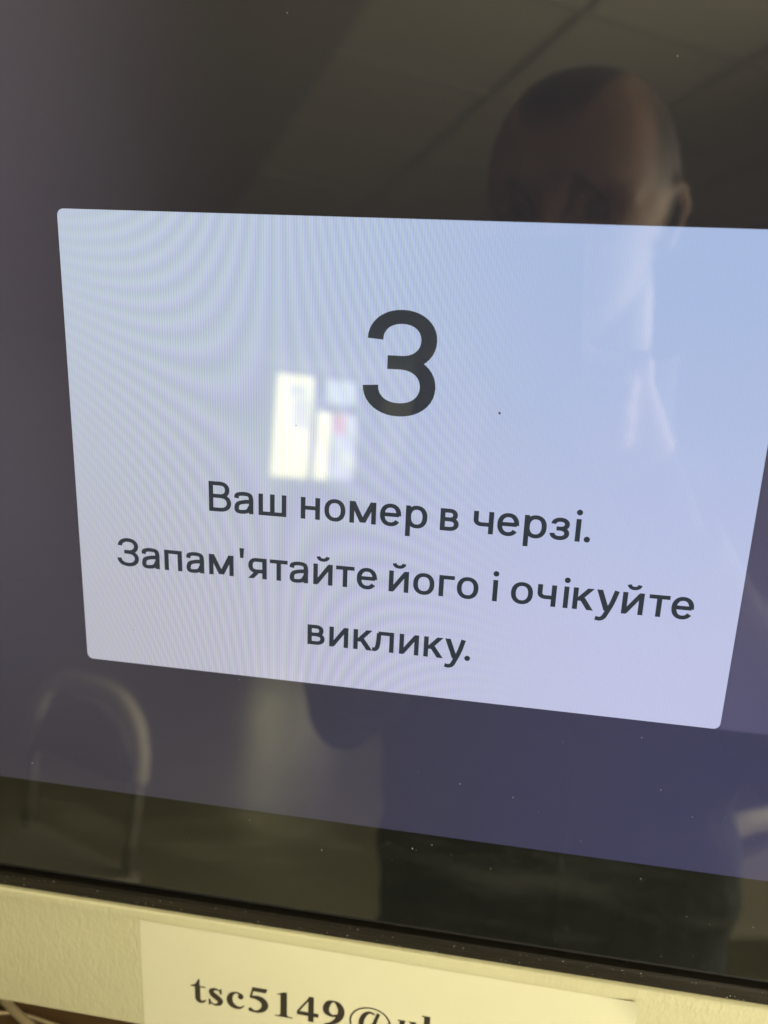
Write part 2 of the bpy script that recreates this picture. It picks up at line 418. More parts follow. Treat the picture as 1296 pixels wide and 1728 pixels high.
# front panel: ring with a rolled lip round the opening (profile swept round the rectangle)
def ring(name, half_s, half_t, profile, m, parent, corner=0.0, seg=1):
    """sweep profile [(outward, n)] round a rectangle"""
    V = []; Fc = []; cs = [(-1, -1), (1, -1), (1, 1), (-1, 1)]
    for a, b in cs:
        for o_, n_ in profile: V.append(W(a*(half_s+o_), TC+b*(half_t+o_), n_))
    L = len(profile)
    for i in range(4):
        j = (i+1) % 4
        for k in range(L-1): Fc.append((i*L+k, j*L+k, j*L+k+1, i*L+k+1))
    return obj(name, V, Fc, m, parent)
LN = 0.0012                      # how far the metal stands proud of the glass
lip = [(0.0, -0.004)] + [(0.0018-0.0018*math.cos(a), LN-0.0018+0.0020*math.sin(a)) for a in np.linspace(0, math.pi/2, 7)]
lip += [(0.0046, LN+0.00025), (0.0060, LN+0.00005), (0.0085, LN), (0.0625, LN)]
lip += [(0.0625+0.0022*math.sin(a), LN-0.0022+0.0022*math.cos(a)) for a in np.linspace(0.2, math.pi/2, 5)] + [(0.0647, -0.03)]
GI = 0.0120                      # gap plus bezel between glass and metal
o = ring('front_panel', HW+GI, HH+GI, lip, M_BEIGE, KI)
for p in o.data.polygons: p.use_smooth = True
try: o.data.set_sharp_from_angle(angle=math.radians(60))
except Exception: pass
bez = [(0.0042, -0.004), (0.0042, 0.0002), (0.0046, 0.0008), (0.0054, 0.0010), (0.0080, 0.0005), (0.0084, 0.00015), (0.0118, -0.0004), (0.0119, -0.004)]
ring('bezel', HW, HH, bez, M_GASKET, KI)
ring('groove', HW, HH, [(0.0, -0.0001), (0.0001, -0.0032), (0.0041, -0.0034), (0.01195, -0.0042)], M_GROOVE, KI)
v, f = box_vf(-HW, HW, TC-HH, TC+HH, -0.004, 0.0, W); obj('cover_glass', v, f, M_GLASS, KI)
tB, tT = -0.0, 0.0
def sheet(name, s0, s1, t0, t1, n, m, parent, rad=0.0, seg=6):
    pts = []
    if rad:
        for (a, b, st_) in ((s1-rad, t1-rad, 0), (s0+rad, t1-rad, 90), (s0+rad, t0+rad, 180), (s1-rad, t0+rad, 270)):
            for k in range(seg+1):
                an = math.radians(st_+90*k/seg); pts.append((a+rad*math.cos(an), b+rad*math.sin(an)))
    else: pts = [(s1, t1), (s0, t1), (s0, t0), (s1, t0)]
    return obj(name, [W(a, b, n) for a, b in pts], [tuple(range(len(pts)))], m, parent, uv=pts)
sheet('display', -0.2985, 0.2985, -0.1432, 0.1928, 0.00010, M_DISP, KI)
CARD = sheet('message_card', -0.1191, 0.1191, -0.0834, 0.0834, 0.00020, M_CARD, KI, 0.0023)
# housing behind, foot on the counter
v, f = box_vf(-0.40, 0.40, -0.247, 0.30, -0.105, -0.0301, W); obj('housing', v, f, M_BEIGE, KI)
v, f = box_vf(-0.16, 0.16, 0.10, 0.36, 1.053, 1.070); bevelled('foot', v, f, M_BEIGE, KI, 0.003)
v, f = box_vf(-0.05, 0.05, 0.16, 0.21, 1.0705, 1.36); obj('neck', v, f, M_BEIGE, KI)

# ------------------------------------------------------------------ lettering on the screen
class Pen:
    """broad strokes as flat faces; every stroke a hair above the last"""
    def __init__(p, wx, wy): p.wx, p.wy, p.items = wx, wy, []
    def stroke(p, pts, ox=0, oy=0, closed=False, sc=1.0):
        P = [np.array(q, float) for q in pts]; L, Rr = [], []; n = len(P)
        for i in range(n):
            if closed: d = P[(i+1) % n]-P[i-1]
            else: d = P[min(i+1, n-1)]-P[max(i-1, 0)]
            d = d/(np.linalg.norm(d)+1e-9); nn = np.array([-d[1]*p.wx/2, d[0]*p.wy/2])*sc
            L.append(P[i]+nn+(ox, oy)); Rr.append(P[i]-nn+(ox, oy))
        m = n if closed else n-1
        p.items.append((L+Rr, [(i, (i+1) % n, n+(i+1) % n, n+i) for i in range(m)]))
    def poly(p, pts, ox=0, oy=0):
        P = [np.array(q, float)+(ox, oy) for q in pts]; p.items.append((P, [tuple(range(len(P)))]))
    def build(p, name, m, parent, n0, mm=0.001, fn=W):
        V = []; Fc = []
        for k, (pts, fs) in enumerate(p.items):
            o = len(V); n = n0+k % 40*0.0000015
            V += [fn(q[0]*mm, q[1]*mm, n) for q in pts]; Fc += [tuple(i+o for i in q) for q in fs]
        ob = obj(name, V, Fc, m, parent)
        bm = bmesh.new(); bm.from_mesh(ob.data)
        nn = Vector(N)
        for fc in bm.faces:
            fc.normal_update()
            if fc.normal.dot(nn) < 0: fc.normal_flip()
        bm.to_mesh(ob.data); bm.free(); return ob
def ell(cx, cy, rx, ry, a0, a1, n=28, e=2.25):
    out = []
    for k in range(n+1):
        a = math.radians(a0+(a1-a0)*k/n); c, s = math.cos(a), math.sin(a)
        out.append((cx+rx*math.copysign(abs(c)**(2/e), c), cy+ry*math.copysign(abs(s)**(2/e), s)))
    return out
def disc(cx, cy, r): return [(cx+r*math.cos(2*math.pi*k/20), cy+r*math.sin(2*math.pi*k/20)) for k in range(20)]
XH, CH = 8.0, 11.2
def three(p, ox, oy, w, h):
    """З, з and the digit: open double bowl with level terminals"""
    a, b = p.wx/2, p.wy/2; mid = h*0.513
    ru = (h-b-mid)/2; rl = (mid-b)/2
    top = ell(w*0.52, mid+ru, w*0.47-a, ru, 180, -90, 30, 2.12)
    low = ell(w*0.5, b+rl, w*0.5-a, rl, 90, -180, 30, 2.12)
    p.stroke(top + [(w*0.33, mid)], ox, oy); p.stroke([(w*0.36, mid)] + low, ox, oy)
def diag(p, x0, y0, x1, y1, ox, oy, k=1.18):
    h = p.wx*k/2; p.poly([(x0-h, y0), (x0+h, y0), (x1+h, y1), (x1-h, y1)], ox, oy)
def glyph(p, ch, ox, oy, w):
    a, b = p.wx/2, p.wy/2; h = XH; c = w/2
    def V(x, y0=0, y1=h): p.poly([(x-a, y0), (x+a, y0), (x+a, y1), (x-a, y1)], ox, oy)
    def Hb(y, x0, x1): p.poly([(x0, y-b), (x1, y-b), (x1, y+b), (x0, y+b)], ox, oy)
    def sk(pts, closed=False): p.stroke(pts, ox, oy, closed)
    if ch in 'Вв':
        hh = CH if ch == 'В' else h; m = hh*0.52
        V(a, 0, hh); r1 = (hh-b-m)/2; r2 = (m-b)/2; q = w*0.5
        sk([(2*a-.05, hh-b), (q, hh-b)] + ell(q, m+r1, w*0.93-a-q, r1, 90, -90, 16)[1:] + [(2*a-.05, m)])
        sk([(q, m)] + ell(q, b+r2, w-a-q, r2, 90, -90, 16)[1:] + [(2*a-.05, b)])
    elif ch == 'а':
        sk(spline([(a-.05, h*.70), (w*.16, h*.86), (w*.47, h-b+.1), (w*.80, h*.87), (w-a, h*.66), (w-a, h*.40)], 8)); V(w-a, 0, h*.5)
        sk(spline([(w-a-.3, h*.575), (w*.48, h*.54), (w*.20, h*.45), (a, h*.27), (w*.17, h*.11), (w*.40, b-.12), (w*.70, h*.14), (w-a-.1, h*.37)], 8))
    elif ch == 'ш': V(a); V(c); V(w-a); Hb(b, 2*a-.02, c-a+.02); Hb(b, c+a-.02, w-2*a+.02)
    elif ch == 'н': V(a); V(w-a); Hb(h*.52, 2*a-.02, w-2*a+.02)
    elif ch == 'п': V(a); V(w-a); Hb(h-b, 2*a-.02, w-2*a+.02)
    elif ch == 'о': sk(ell(c, h/2, c-a, h/2-b+.12, 0, 354, 60), True)
    elif ch == 'м': V(a); V(w-a); diag(p, a+.15, h, c, .35, ox, oy); diag(p, w-a-.15, h, c, .35, ox, oy)
    elif ch == 'е':
        sk(ell(c, h/2, c-a, h/2-b+.12, -3, 325, 50)); Hb(h*.515, 1.5*a, w-a*.9)
    elif ch == 'р': V(a, -3.2, h); sk(ell(c+.1, h/2, c-a-.1, h/2-b+.12, 0, 354, 50), True)
    elif ch == 'ч': V(w-a); sk([(a, h), (a, h*.62)] + ell(a+2.0, h*.62, 2.0, h*.20, 180, 270, 10)[1:] + [(w-2*a+.02, h*.42)])
    elif ch == 'і': V(c); p.poly(disc(c, h+2.3, 1.02), ox, oy)
    elif ch == '.': p.poly(disc(c, 1.0, 1.05), ox, oy)
    elif ch == "'": p.poly([(c-a*.75, CH-3.7), (c+a*.75, CH-3.7), (c+a*1.05, CH+.1), (c-a*1.05, CH+.1)], ox, oy)
    elif ch == 'я':
        V(w-a); q = w*.42; m = h*.36
        sk([(w-2*a+.02, h-b), (q, h-b)] + ell(q, (h-b+m)/2, q-a, (h-b-m)/2, 90, 270, 18)[1:] + [(w-2*a+.02, m)]); diag(p, w*.52, m, a+.1, 0, ox, oy, 1.25)
    elif ch == 'т': Hb(h-b, 0, w); V(c, 0, h-2*b+.02)
    elif ch in 'ий':
        V(a); V(w-a); diag(p, a+.1, .3, w-a-.1, h-.3, ox, oy, 1.15)
        if ch == 'й': p.stroke(ell(c, h+3.0, 1.75, 1.45, 185, 355, 14), ox, oy, sc=.85)
    elif ch == 'г': V(a); Hb(h-b, 2*a-.02, w)
    elif ch == 'к': V(a); diag(p, 2*a-.1, h*.40, w-a*1.25, h, ox, oy, 1.3); diag(p, w*.42, h*.56, w-a*1.1, 0, ox, oy, 1.3)
    elif ch == 'у':
        diag(p, a*1.1, h, w*.5, .35, ox, oy); sk(spline([(w-a*1.15, h), (w*.70, h*.42), (w*.50, -.3), (w*.38, -2.1), (w*.22, -2.75), (w*.03, -2.55)], 8))
    elif ch == 'л': V(w-a); Hb(h-b, w*.27, w-2*a+.02); sk(spline([(w*.30, h-b), (w*.285, h*.55), (w*.24, h*.24), (w*.15, h*.1), (0, b*1.05)], 8))
    elif ch in 'Зз': three(p, ox, oy, w, CH if ch == 'З' else h)
LINES = [(-18.65, [('В', -67.6, -59.2), ('а', -58.0, -50.9), ('ш', -49.0, -38.7), ('н', -33.4, -26.4), ('о', -24.8, -17.2), ('м', -15.7, -6.2), ('е', -4.8, 2.7), ('р', 4.3, 11.9), ('в', 16.4, 22.9), ('ч', 27.9, 34.8), ('е', 36.1, 43.5), ('р', 45.2, 52.8), ('з', 53.9, 60.5), ('і', 62.1, 64.5), ('.', 65.5, 67.5)]),
         (-43.2, [('З', -104.2, -95.6), ('а', -94.4, -87.4), ('п', -85.5, -78.6), ('а', -76.9, -70.0), ('м', -68.1, -58.6), ("'", -56.3, -54.6), ('я', -53.0, -46.0), ('т', -44.8, -38.1), ('а', -37.3, -30.4), ('й', -28.5, -21.3), ('т', -20.1, -13.3), ('е', -12.4, -5.0), ('й', -0.7, 6.5), ('о', 8.1, 15.7), ('г', 17.3, 22.8), ('о', 23.7, 31.3), ('і', 36.0, 38.3), ('о', 42.7, 50.3), ('ч', 51.8, 58.3), ('і', 60.5, 62.8), ('к', 64.0, 71.0), ('у', 71.9, 79.6), ('й', 80.6, 87.8), ('т', 89.4, 96.3), ('е', 97.0, 104.4)]),
         (-67.3, [('в', -30.4, -23.8), ('и', -22.1, -14.9), ('к', -13.0, -6.0), ('л', -5.9, 2.1), ('и', 4.1, 11.3), ('к', 13.1, 20.1), ('у', 20.8, 28.4), ('.', 28.1, 30.1)])]
for oy, items in LINES:
    p = Pen(1.70, 1.46)
    for ch, x0, x1 in items: glyph(p, ch, x0, oy, x1-x0)
    p.build('text_line', M_INK, CARD, 0.00027)
p = Pen(5.25, 4.5); three(p, -12.35, 20.2, 24.6, 35.1)
p.build('number', M_INK, CARD, 0.00027)

# ------------------------------------------------------------------ the paper label
PN = LN
def paper_n(s, t):
    edge = max(0.0, (t+0.2085)/0.0022)           # the top edge rides up on the lip
    corner = max(0.0, (s-0.0965)+(t+0.2125))**2*55     # one corner has come loose
    return PN + 0.00007 + 0.00012*edge + corner*0.12 + 0.00002*(1+math.sin(s*47+0.6))*math.exp((t+0.2065)*70) + 0.00001*(1+math.sin(s*21+t*60))
def Wq(s, t, n):
    """measured on the glass plane, built where the line of sight meets the raised surface"""
    k = (DIST-n)/DIST; return W(-_cc[0]+(s+_cc[0])*k, -_cc[1]+(t+_cc[1])*k, n)
PL = thing('paper_label', 'white paper label with bold black address print stuck below the screen', 'label', W(0, -0.2645, 0.004))
ns, nt = 140, 40; V = []; Fc = []
for j in range(nt+1):
    for i in range(ns+1):
        s = -0.1040+0.2100*i/ns; t = -0.2640+(0.0575-0.0012*(i/ns))*j/nt
        V.append(Wq(s+0.0004*(j/nt), t, paper_n(s, t)))
for j in range(nt):
    for i in range(ns):
        a = j*(ns+1)+i; Fc.append((a, a+1, a+ns+2, a+ns+1))
po = obj('paper_sheet', V, Fc, M_PAPER, PL, False)
sm = po.modifiers.new('thickness', 'SOLIDIFY'); sm.thickness = 0.00008; sm.offset = -1
# bold roman print, millimetres; x from the photograph, digit height 13.6
class SerifPen(Pen):
    def vstroke(p, pts, ox, oy, n=10):
        """stroke whose width is the third coordinate"""
        P = spline(pts, n); L, Rr = [], []; m = len(P)
        for i in range(m):
            d = P[min(i+1, m-1)][:2]-P[max(i-1, 0)][:2]; d = d/(np.linalg.norm(d)+1e-9)
            nn = np.array([-d[1], d[0]])*P[i][2]/2
            L.append(P[i][:2]+nn+(ox, oy)); Rr.append(P[i][:2]-nn+(ox, oy))
        p.items.append((L+Rr, [(i, i+1, m+i+1, m+i) for i in range(m-1)]))
sp = SerifPen(1, 1); BL = -246.0
def lab(ch, x0, x1):
    w = x1-x0; h = 9.4; D = 13.6
    P = lambda pts: sp.poly(pts, x0, BL)
    K = lambda pts, n=10: sp.vstroke(pts, x0, BL, n)
    if ch == 't':
        P([(0, 8.5), (w*.34, 8.5), (w*.34, 9.3), (0, 9.2)]); P([(w*.30, 8.4), (w*.60, 8.4), (w*.60, 13.0), (w*.52, 13.0), (w*.30, 10.0), (0.1, 9.0)])
        P([(w*.58, 8.5), (w*.97, 8.5), (w*.97, 9.3), (w*.58, 9.3)])
        K([(w*.45, 9, 2.5), (w*.45, 4, 2.5), (w*.46, 2.0, 2.45), (w*.58, .85, 1.9), (w*.8, .9, 1.1), (w*.98, 1.9, .6)])
    elif ch == 's':
        K([(w*.90, 6.6, .5), (w*.80, 8.2, .7), (w*.50, 8.9, 1.2), (w*.24, 7.9, 2.1), (w*.30, 6.1, 2.7), (w*.58, 4.5, 3.0), (w*.82, 2.9, 2.6), (w*.74, 1.1, 1.9), (w*.42, .3, 1.0), (w*.16, 1.4, .7), (w*.06, 3.2, .5)])
        P([(w*.80, 6.4), (w*.93, 6.4), (w*.93, 9.5), (w*.84, 9.5), (w*.76, 8.2)]); P([(w*.03, 3.2), (w*.14, 3.2), (w*.22, 1.2), (w*.12, -.2), (w*.03, -.2)])
    elif ch == 'c':
        K([(w*.86, 7.0, 2.2), (w*.80, 8.2, 1.6), (w*.55, 9.0, .9), (w*.28, 7.6, 2.0), (w*.17, 4.8, 2.8), (w*.28, 2.2, 2.7), (w*.56, .9, 1.9), (w*.82, 1.2, 1.0), (w*.99, 2.6, .5)]); P(disc(w*.80, 6.9, 1.25))
    elif ch == '5':
        P([(w*.20, 13.6), (w*.93, 13.6), (w*.84, 11.3), (w*.22, 11.3)]); P([(w*.20, 13.4), (w*.30, 13.4), (w*.16, 7.6), (w*.06, 8.0)])
        K([(w*.08, 7.9, .9), (w*.35, 8.2, 2.1), (w*.64, 7.3, 2.9), (w*.80, 4.9, 3.0), (w*.70, 2.2, 2.5), (w*.45, .6, 1.5), (w*.18, .6, 1.3), (w*.04, 1.2, 1.6)])
        P(disc(w*.11, 1.1, 1.1))
    elif ch == '1':
        P([(w*.36, .6), (w*.70, .6), (w*.70, 13.6), (w*.60, 13.6), (w*.36, 12.0)]); P([(w*.08, 0), (w*.98, 0), (w*.98, .65), (w*.08, .65)])
        P([(w*.12, 11.8), (w*.38, 11.9), (w*.62, 13.6), (w*.55, 13.6)]); P([(w*.26, .6), (w*.36, 1.4), (w*.36, .6)]); P([(w*.80, .6), (w*.70, .6), (w*.70, 1.4)])
    elif ch == '4':
        P([(w*.52, 0), (w*.78, 0), (w*.78, 13.6), (w*.52, 13.2)]); P([(0, 2.9), (w*.53, 2.9), (w*.53, 5.0), (0, 5.0)]); P([(w*.77, 2.9), (w*1.0, 2.9), (w*1.0, 5.0), (w*.77, 5.0)])
        P([(0, 4.9), (w*.12, 4.9), (w*.56, 11.4), (w*.70, 13.6), (w*.60, 13.6)])
    elif ch == '9':
        K([(w*.66, 5.9, 1.3), (w*.44, 5.3, 1.3), (w*.20, 6.6, 2.5), (w*.15, 9.2, 2.8), (w*.27, 12.0, 2.3), (w*.48, 13.1, .9), (w*.70, 11.9, 2.3), (w*.84, 8.6, 2.9), (w*.74, 4.6, 2.8), (w*.44, 1.3, 1.8), (w*.08, .1, .6)])
    elif ch == '@':
        q = [(w*.5+(w*.47)*math.cos(math.radians(a)), 4.9+8.0*math.sin(math.radians(a)), .75) for a in range(-35, 300, 18)]; K(q, 4)
        K([(w*.60, 9.9, .9), (w*.46, 10.4, 1.3), (w*.34, 8.0, 2.1), (w*.29, 4.0, 2.2), (w*.38, 1.7, 1.5), (w*.52, 3.2, .9), (w*.62, 6.4, .8)])
        K([(w*.69, 10.6, 1.5), (w*.60, 4.2, 1.6), (w*.66, 1.9, 1.3), (w*.80, 2.6, .9), (w*.93, 6.0, .75)])
    elif ch == 'u':
        P([(w*.02, 8.7), (w*.14, 8.7), (w*.14, 9.4), (w*.02, 9.4)]); P([(w*.62, 8.7), (w*.70, 8.7), (w*.70, 9.4), (w*.58, 9.4)])
        K([(w*.26, 9.4, 2.3), (w*.26, 4, 2.3), (w*.30, 1.8, 2.2), (w*.46, 1.0, 1.7), (w*.70, 2.4, .9)])
        P([(w*.68, 0), (w*.94, 0), (w*.94, 9.4), (w*.68, 9.4)]); P([(w*.93, 0), (w*1.02, 0), (w*1.02, .7), (w*.93, .7)])
    elif ch == 'k':
        P([(w*.12, .6), (w*.40, .6), (w*.40, 13.6), (w*.12, 13.6)]); P([(0, 13.0), (w*.13, 13.0), (w*.13, 13.6), (0, 13.6)]); P([(0, 0), (w*.52, 0), (w*.52, .65), (0, .65)])
        P([(w*.38, 3.8), (w*.46, 4.4), (w*.86, 8.8), (w*.72, 8.8)]); P([(w*.62, 8.7), (w*.98, 8.7), (w*.98, 9.4), (w*.62, 9.4)])
        P([(w*.50, 5.8), (w*.64, 6.9), (w*1.02, .6), (w*.74, .6)]); P([(w*.66, 0), (w*1.06, 0), (w*1.06, .65), (w*.66, .65)])
for ch, x0, x1 in [('t', -81.2, -74.2), ('s', -73.3, -66.5), ('c', -64.8, -56.8), ('5', -54.9, -45.5), ('1', -43.6, -34.9), ('4', -33.1, -23.5), ('9', -21.7, -12.0), ('@', -10.1, 8.2), ('u', 10.6, 19.2), ('k', 20.9, 30.0)]:
    lab(ch, x0, x1)
def Wp(s, t, n): return Wq(s, t, paper_n(s, t)+n)
sp.build('print', M_PRINT, PL, 0.00004, fn=Wp)

# ------------------------------------------------------------------ cables on the counter under the panel
def direct(px, z):
    v = ray(px); k = (z-C[2])/v[2]; return C+k*v
def cable(label, pxs, r):
    pts = [direct(p, 1.0525+r) for p in pxs]
    pts = [pts[0]+(pts[0]-pts[1])*1.2] + pts + [pts[-1]+(pts[-1]-pts[-2])*0.8]
    v, f = tube_vf(spline(pts, 8), r, 10); o = obj('cable', v, f, M_CABLE, None, True)
    return tag(o, label, 'cable', 'cables on the counter')
cable('thick grey cable on the brown counter below the kiosk panel', [(2, 1682), (22, 1704), (50, 1730)], 0.0022)
cable('thin grey cable crossing the brown counter beside a thicker one', [(-4, 1708), (40, 1712), (95, 1730)], 0.0009)

# ------------------------------------------------------------------ dust on the glass
def flakes(name, spots, m, label):
    V = []; Fc = []
    for s, t, r, n in spots:
        o = len(V); k = random.randint(5, 7); a0 = random.random()*6; el = random.uniform(0.5, 1.0); th = random.random()*3
        for h in (0.0, 0.45):
            for i in range(k):
                a = a0+2*math.pi*i/k; q = r*random.uniform(0.7, 1.15)*(1-h*0.5)
                x, y = q*math.cos(a), q*el*math.sin(a)
                V.append(W(s+x*math.cos(th)-y*math.sin(th), t+x*math.sin(th)+y*math.cos(th), n+h*r))
        Fc += [tuple(o+k+i for i in range(k))]+[(o+i, o+(i+1) % k, o+k+(i+1) % k, o+k+i) for i in range(k)]
    return tag(obj(name, V, Fc, m), label, 'dust', kind='stuff')
sp_ = []
for x, y, r in [(485, 22, 2), (1143, 95, 2.4), (984, 330, 1.4), (543, 1434, 3.2), (696, 1431, 2.5), (729, 1425, 2.2), (1081, 1482, 2.6), (776, 1322, 2.4), (1115, 1332, 2.2), (828, 1465, 2.4), (55, 1287, 2.5), (866, 1345, 1.8), (1083, 1244, 2.0), (950, 1252, 1.5), (706, 1302, 1.8), (1168, 1378, 1.8), (1224, 1379, 2), (1271, 1416, 2), (762, 1442, 1.6), (1038, 1483, 1.7), (1271, 1564, 2), (404, 1146, 1.8), (980, 1418, 1.5), (422, 1383, 1.6), (320, 1413, 1.4)]:
    q = st((x, y)); sp_.append((q[0], q[1], r*0.00008, 0.0003))
for _ in range(18):
    s, t = random.uniform(-0.17, 0.17), -0.187+abs(random.gauss(0, 0.03)); sp_.append((s, t, random.uniform(0.00005, 0.00011), 0.0003))
for _ in range(110):
    s = random.uniform(-0.17, 0.16); sp_.append((s, TC-HH-random.choice((0.0050, 0.0056, 0.0090, 0.0100, 0.0062)), random.uniform(0.00007, 0.00022), 0.0009))
flakes('dust', sp_, M_DUST, 'pale dust flecks scattered over the lower screen and bezel')
flakes('dark_specks', [(*st((843, 697)), 0.00052, 0.0003), (*st((226, 1062)), 0.00026, 0.0003), (*st((500, 718)), 0.00028, 0.0003)], M_DIRT, 'tiny dark specks stuck to the bright screen')

# ------------------------------------------------------------------ the person mirrored in the glass
PE = thing('person', 'person in a dark jacket holding up a phone, mirrored in the screen', 'person', (0.13, -0.60, 0))
v = ray((985, 345)); q = C+v*0.735; HC = q-2*((q-O) @ N)*N          # head centre behind the phone
yaw, pitch, roll = math.radians(25), math.radians(-17), math.radians(3)
HR = Matrix.Rotation(yaw, 3, 'Z') @ Matrix.Rotation(pitch, 3, 'X') @ Matrix.Rotation(roll, 3, 'Y')
HRn = np.array(HR)
def hl(x, y, z): return HC + HRn @ np.array([x, y, z])                # head local: +y face, +z crown
def gauss(x, y, z, cx, cy, cz, sx, sz): return math.exp(-((x-cx)/sx)**2-((z-cz)/sz)**2)
def head_mesh():
    bm = bmesh.new(); bmesh.ops.create_icosphere(bm, subdivisions=5, radius=1.0)
    for vv in bm.verts:
        x, y, z = vv.co
        k = (abs(x)**2.35+abs(y)**2.35+abs(z)**2.35)**(-1/2.35) if z > 0 else 1.0
        x, y, z = x*k, y*k, z*k
        X, Y, Z = x*0.077, y*0.097, z*(0.108 if z > 0 else 0.120)
        if Z < 0:                                       # jaw narrows, chin forward
            k = -Z/0.120; X *= 1-0.30*k; Y = Y*(1-0.26*k)+0.018*k
        else: X *= 1+0.03*z; Y *= 1-0.02*z
        if y > 0:
            front = y**1.2
            Y -= 0.010*front*(1-abs(x))*(1 if Z > -0.03 else 0.6)   # flatter face
            for sx in (-1, 1):
                Y -= 0.030*gauss(X, Y, Z, sx*0.032, 0, -0.005, 0.020, 0.015)*front
                Y += 0.009*gauss(X, Y, Z, sx*0.030, 0, 0.019, 0.026, 0.008)*front
                Y += 0.004*gauss(X, Y, Z, sx*0.042, 0, -0.035, 0.02, 0.018)*front
            Y += 0.010*gauss(X, Y, Z, 0, 0, -0.008, 0.009, 0.016)*front
            Y += 0.026*gauss(X, Y, Z, 0, 0, -0.037, 0.0125, 0.016)*front
            Y += 0.008*gauss(X, Y, Z, 0, 0, -0.066, 0.02, 0.006)*front
            Y += 0.008*gauss(X, Y, Z, 0, 0, -0.080, 0.02, 0.006)*front
            Y += 0.010*gauss(X, Y, Z, 0, 0, -0.105, 0.022, 0.012)*front
        vv.co = (X, Y, Z)
    return bm
bm = head_mesh()
hv = [np.array(vv.co) for vv in bm.verts]; hf = [tuple(vv.index for vv in fc.verts) for fc in bm.faces]
hn = [np.array(vv.normal) for vv in bm.verts]; bm.normal_update(); hn = [np.array(vv.normal) for vv in bm.verts]; bm.free()
parts = [([hl(*q) for q in hv], hf)]
for sx in (-1, 1):                                        # ears: helix, inner fold and lobe
    hx = [(sx*0.073, 0.004, -0.036), (sx*0.079, -0.005, -0.028), (sx*0.084, -0.015, -0.012), (sx*0.084, -0.016, 0.002), (sx*0.081, -0.007, 0.011), (sx*0.075, 0.004, 0.005)]
    parts.append(tube_vf([hl(*q) for q in spline(hx, 5)], 0.0042, 8))
    parts.append(tube_vf([hl(*q) for q in spline([(sx*0.071, -0.002, -0.036), (sx*0.077, -0.011, -0.020), (sx*0.079, -0.014, -0.002), (sx*0.075, -0.006, 0.007)], 4)], [0.0055]*13, 8))
    parts.append(tube_vf([hl(sx*0.071, 0.004, -0.042), hl(sx*0.077, 0.0, -0.036), hl(sx*0.079, -0.002, -0.030)], [0.0065, 0.0065, 0.004], 8))
neck = np.array([0.115, -0.575, 1.405])
parts.append(tube_vf([neck+(0.0, -0.01, -0.05), neck, hl(0, -0.03, -0.075), hl(0, -0.025, -0.02)], [0.066, 0.058, 0.055, 0.05], 20))
def T3(x, y, z): return np.array([x, y, z])
bx = 0.116
torso = [(bx, -0.63, 0.80, .182, .105), (bx, -0.635, 0.92, .190, .115), (bx, -0.63, 1.05, .192, .118), (bx, -0.625, 1.18, .194, .118), (bx-.004, -0.615, 1.28, .192, .110), (bx-.006, -0.60, 1.36, .165, .088), (bx-.010, -0.588, 1.41, .095, .068)]
parts.append(tube_vf([(a, b, c) for a, b, c, _, _ in torso], [(d, e) for *_, d, e in torso], 36, up=(1, 0, 0)))
fw = M[:, 2]; cr = M[:, 0]; cu = -M[:, 1]
PH = C - fw*0.0085 - cu*0.058 - cr*0.0                    # phone centre, lens near its top
handL = PH - cr*0.046 - cu*0.035 - fw*0.012; handR = PH + cr*0.046 - cu*0.035 - fw*0.012
elL, elR = T3(-0.096, -0.490, 1.145), T3(0.345, -0.560, 1.100)
shL, shR = T3(-0.035, -0.600, 1.335), T3(0.280, -0.600, 1.335)
for sh, el, hd in ((shL, elL, handL), (shR, elR, handR)):
    wr = hd + (el-hd)*0.30; wr = wr/1.0
    parts.append(tube_vf(spline([sh+(0.0, 0, 0.01), sh*0.5+el*0.5, el], 6), [.064]*3+[.060]*3+[.053]*4+[.044]*3, 18))
    parts.append(tube_vf(spline([el, el*.55+wr*.45, wr], 6), [.044]*2+[.046]*3+[.043]*4+[.036]*4, 18))
    for c0, r in ((sh, .066), (el, .046)):
        b2 = bmesh.new(); bmesh.ops.create_icosphere(b2, subdivisions=3, radius=r)
        parts.append(([np.array(q.co)+c0 for q in b2.verts], [tuple(q.index for q in fc.verts) for fc in b2.faces])); b2.free()
    sgn = 1 if hd is handR else -1
    pal = hd - fw*0.006 + cr*sgn*0.004
    parts.append(tube_vf([wr, wr*.45+pal*.55, pal, pal+cu*0.030], [(.024, .020), (.030, .020), (.036, .017), (.034, .014)], 16, up=tuple(cu)))
    for k, (ln, up_) in enumerate(((.072, .030), (.078, .012), (.073, -.006), (.060, -.023))):       # four fingers round the back
        a = pal+cu*up_+cr*sgn*0.010
        pts = [a, a+fw*0.022+cr*sgn*0.004, a+fw*0.0260-cr*sgn*ln*0.22, a+fw*0.0225-cr*sgn*ln*0.46]
        if up_ > 0.02: pts = [q-cu*0.016 for q in pts]
        parts.append(tube_vf(spline(pts, 5), [.0092]*5+[.0086]*5+[.008]*5+[.007], 10))
    a = pal+cu*0.018-fw*0.010
    parts.append(tube_vf(spline([pal+cr*sgn*0.004-fw*0.008, a-cr*sgn*0.010, a+cu*0.018-cr*sgn*0.024+fw*0.005], 5), [.012]*5+[.0105]*5+[.009], 10))
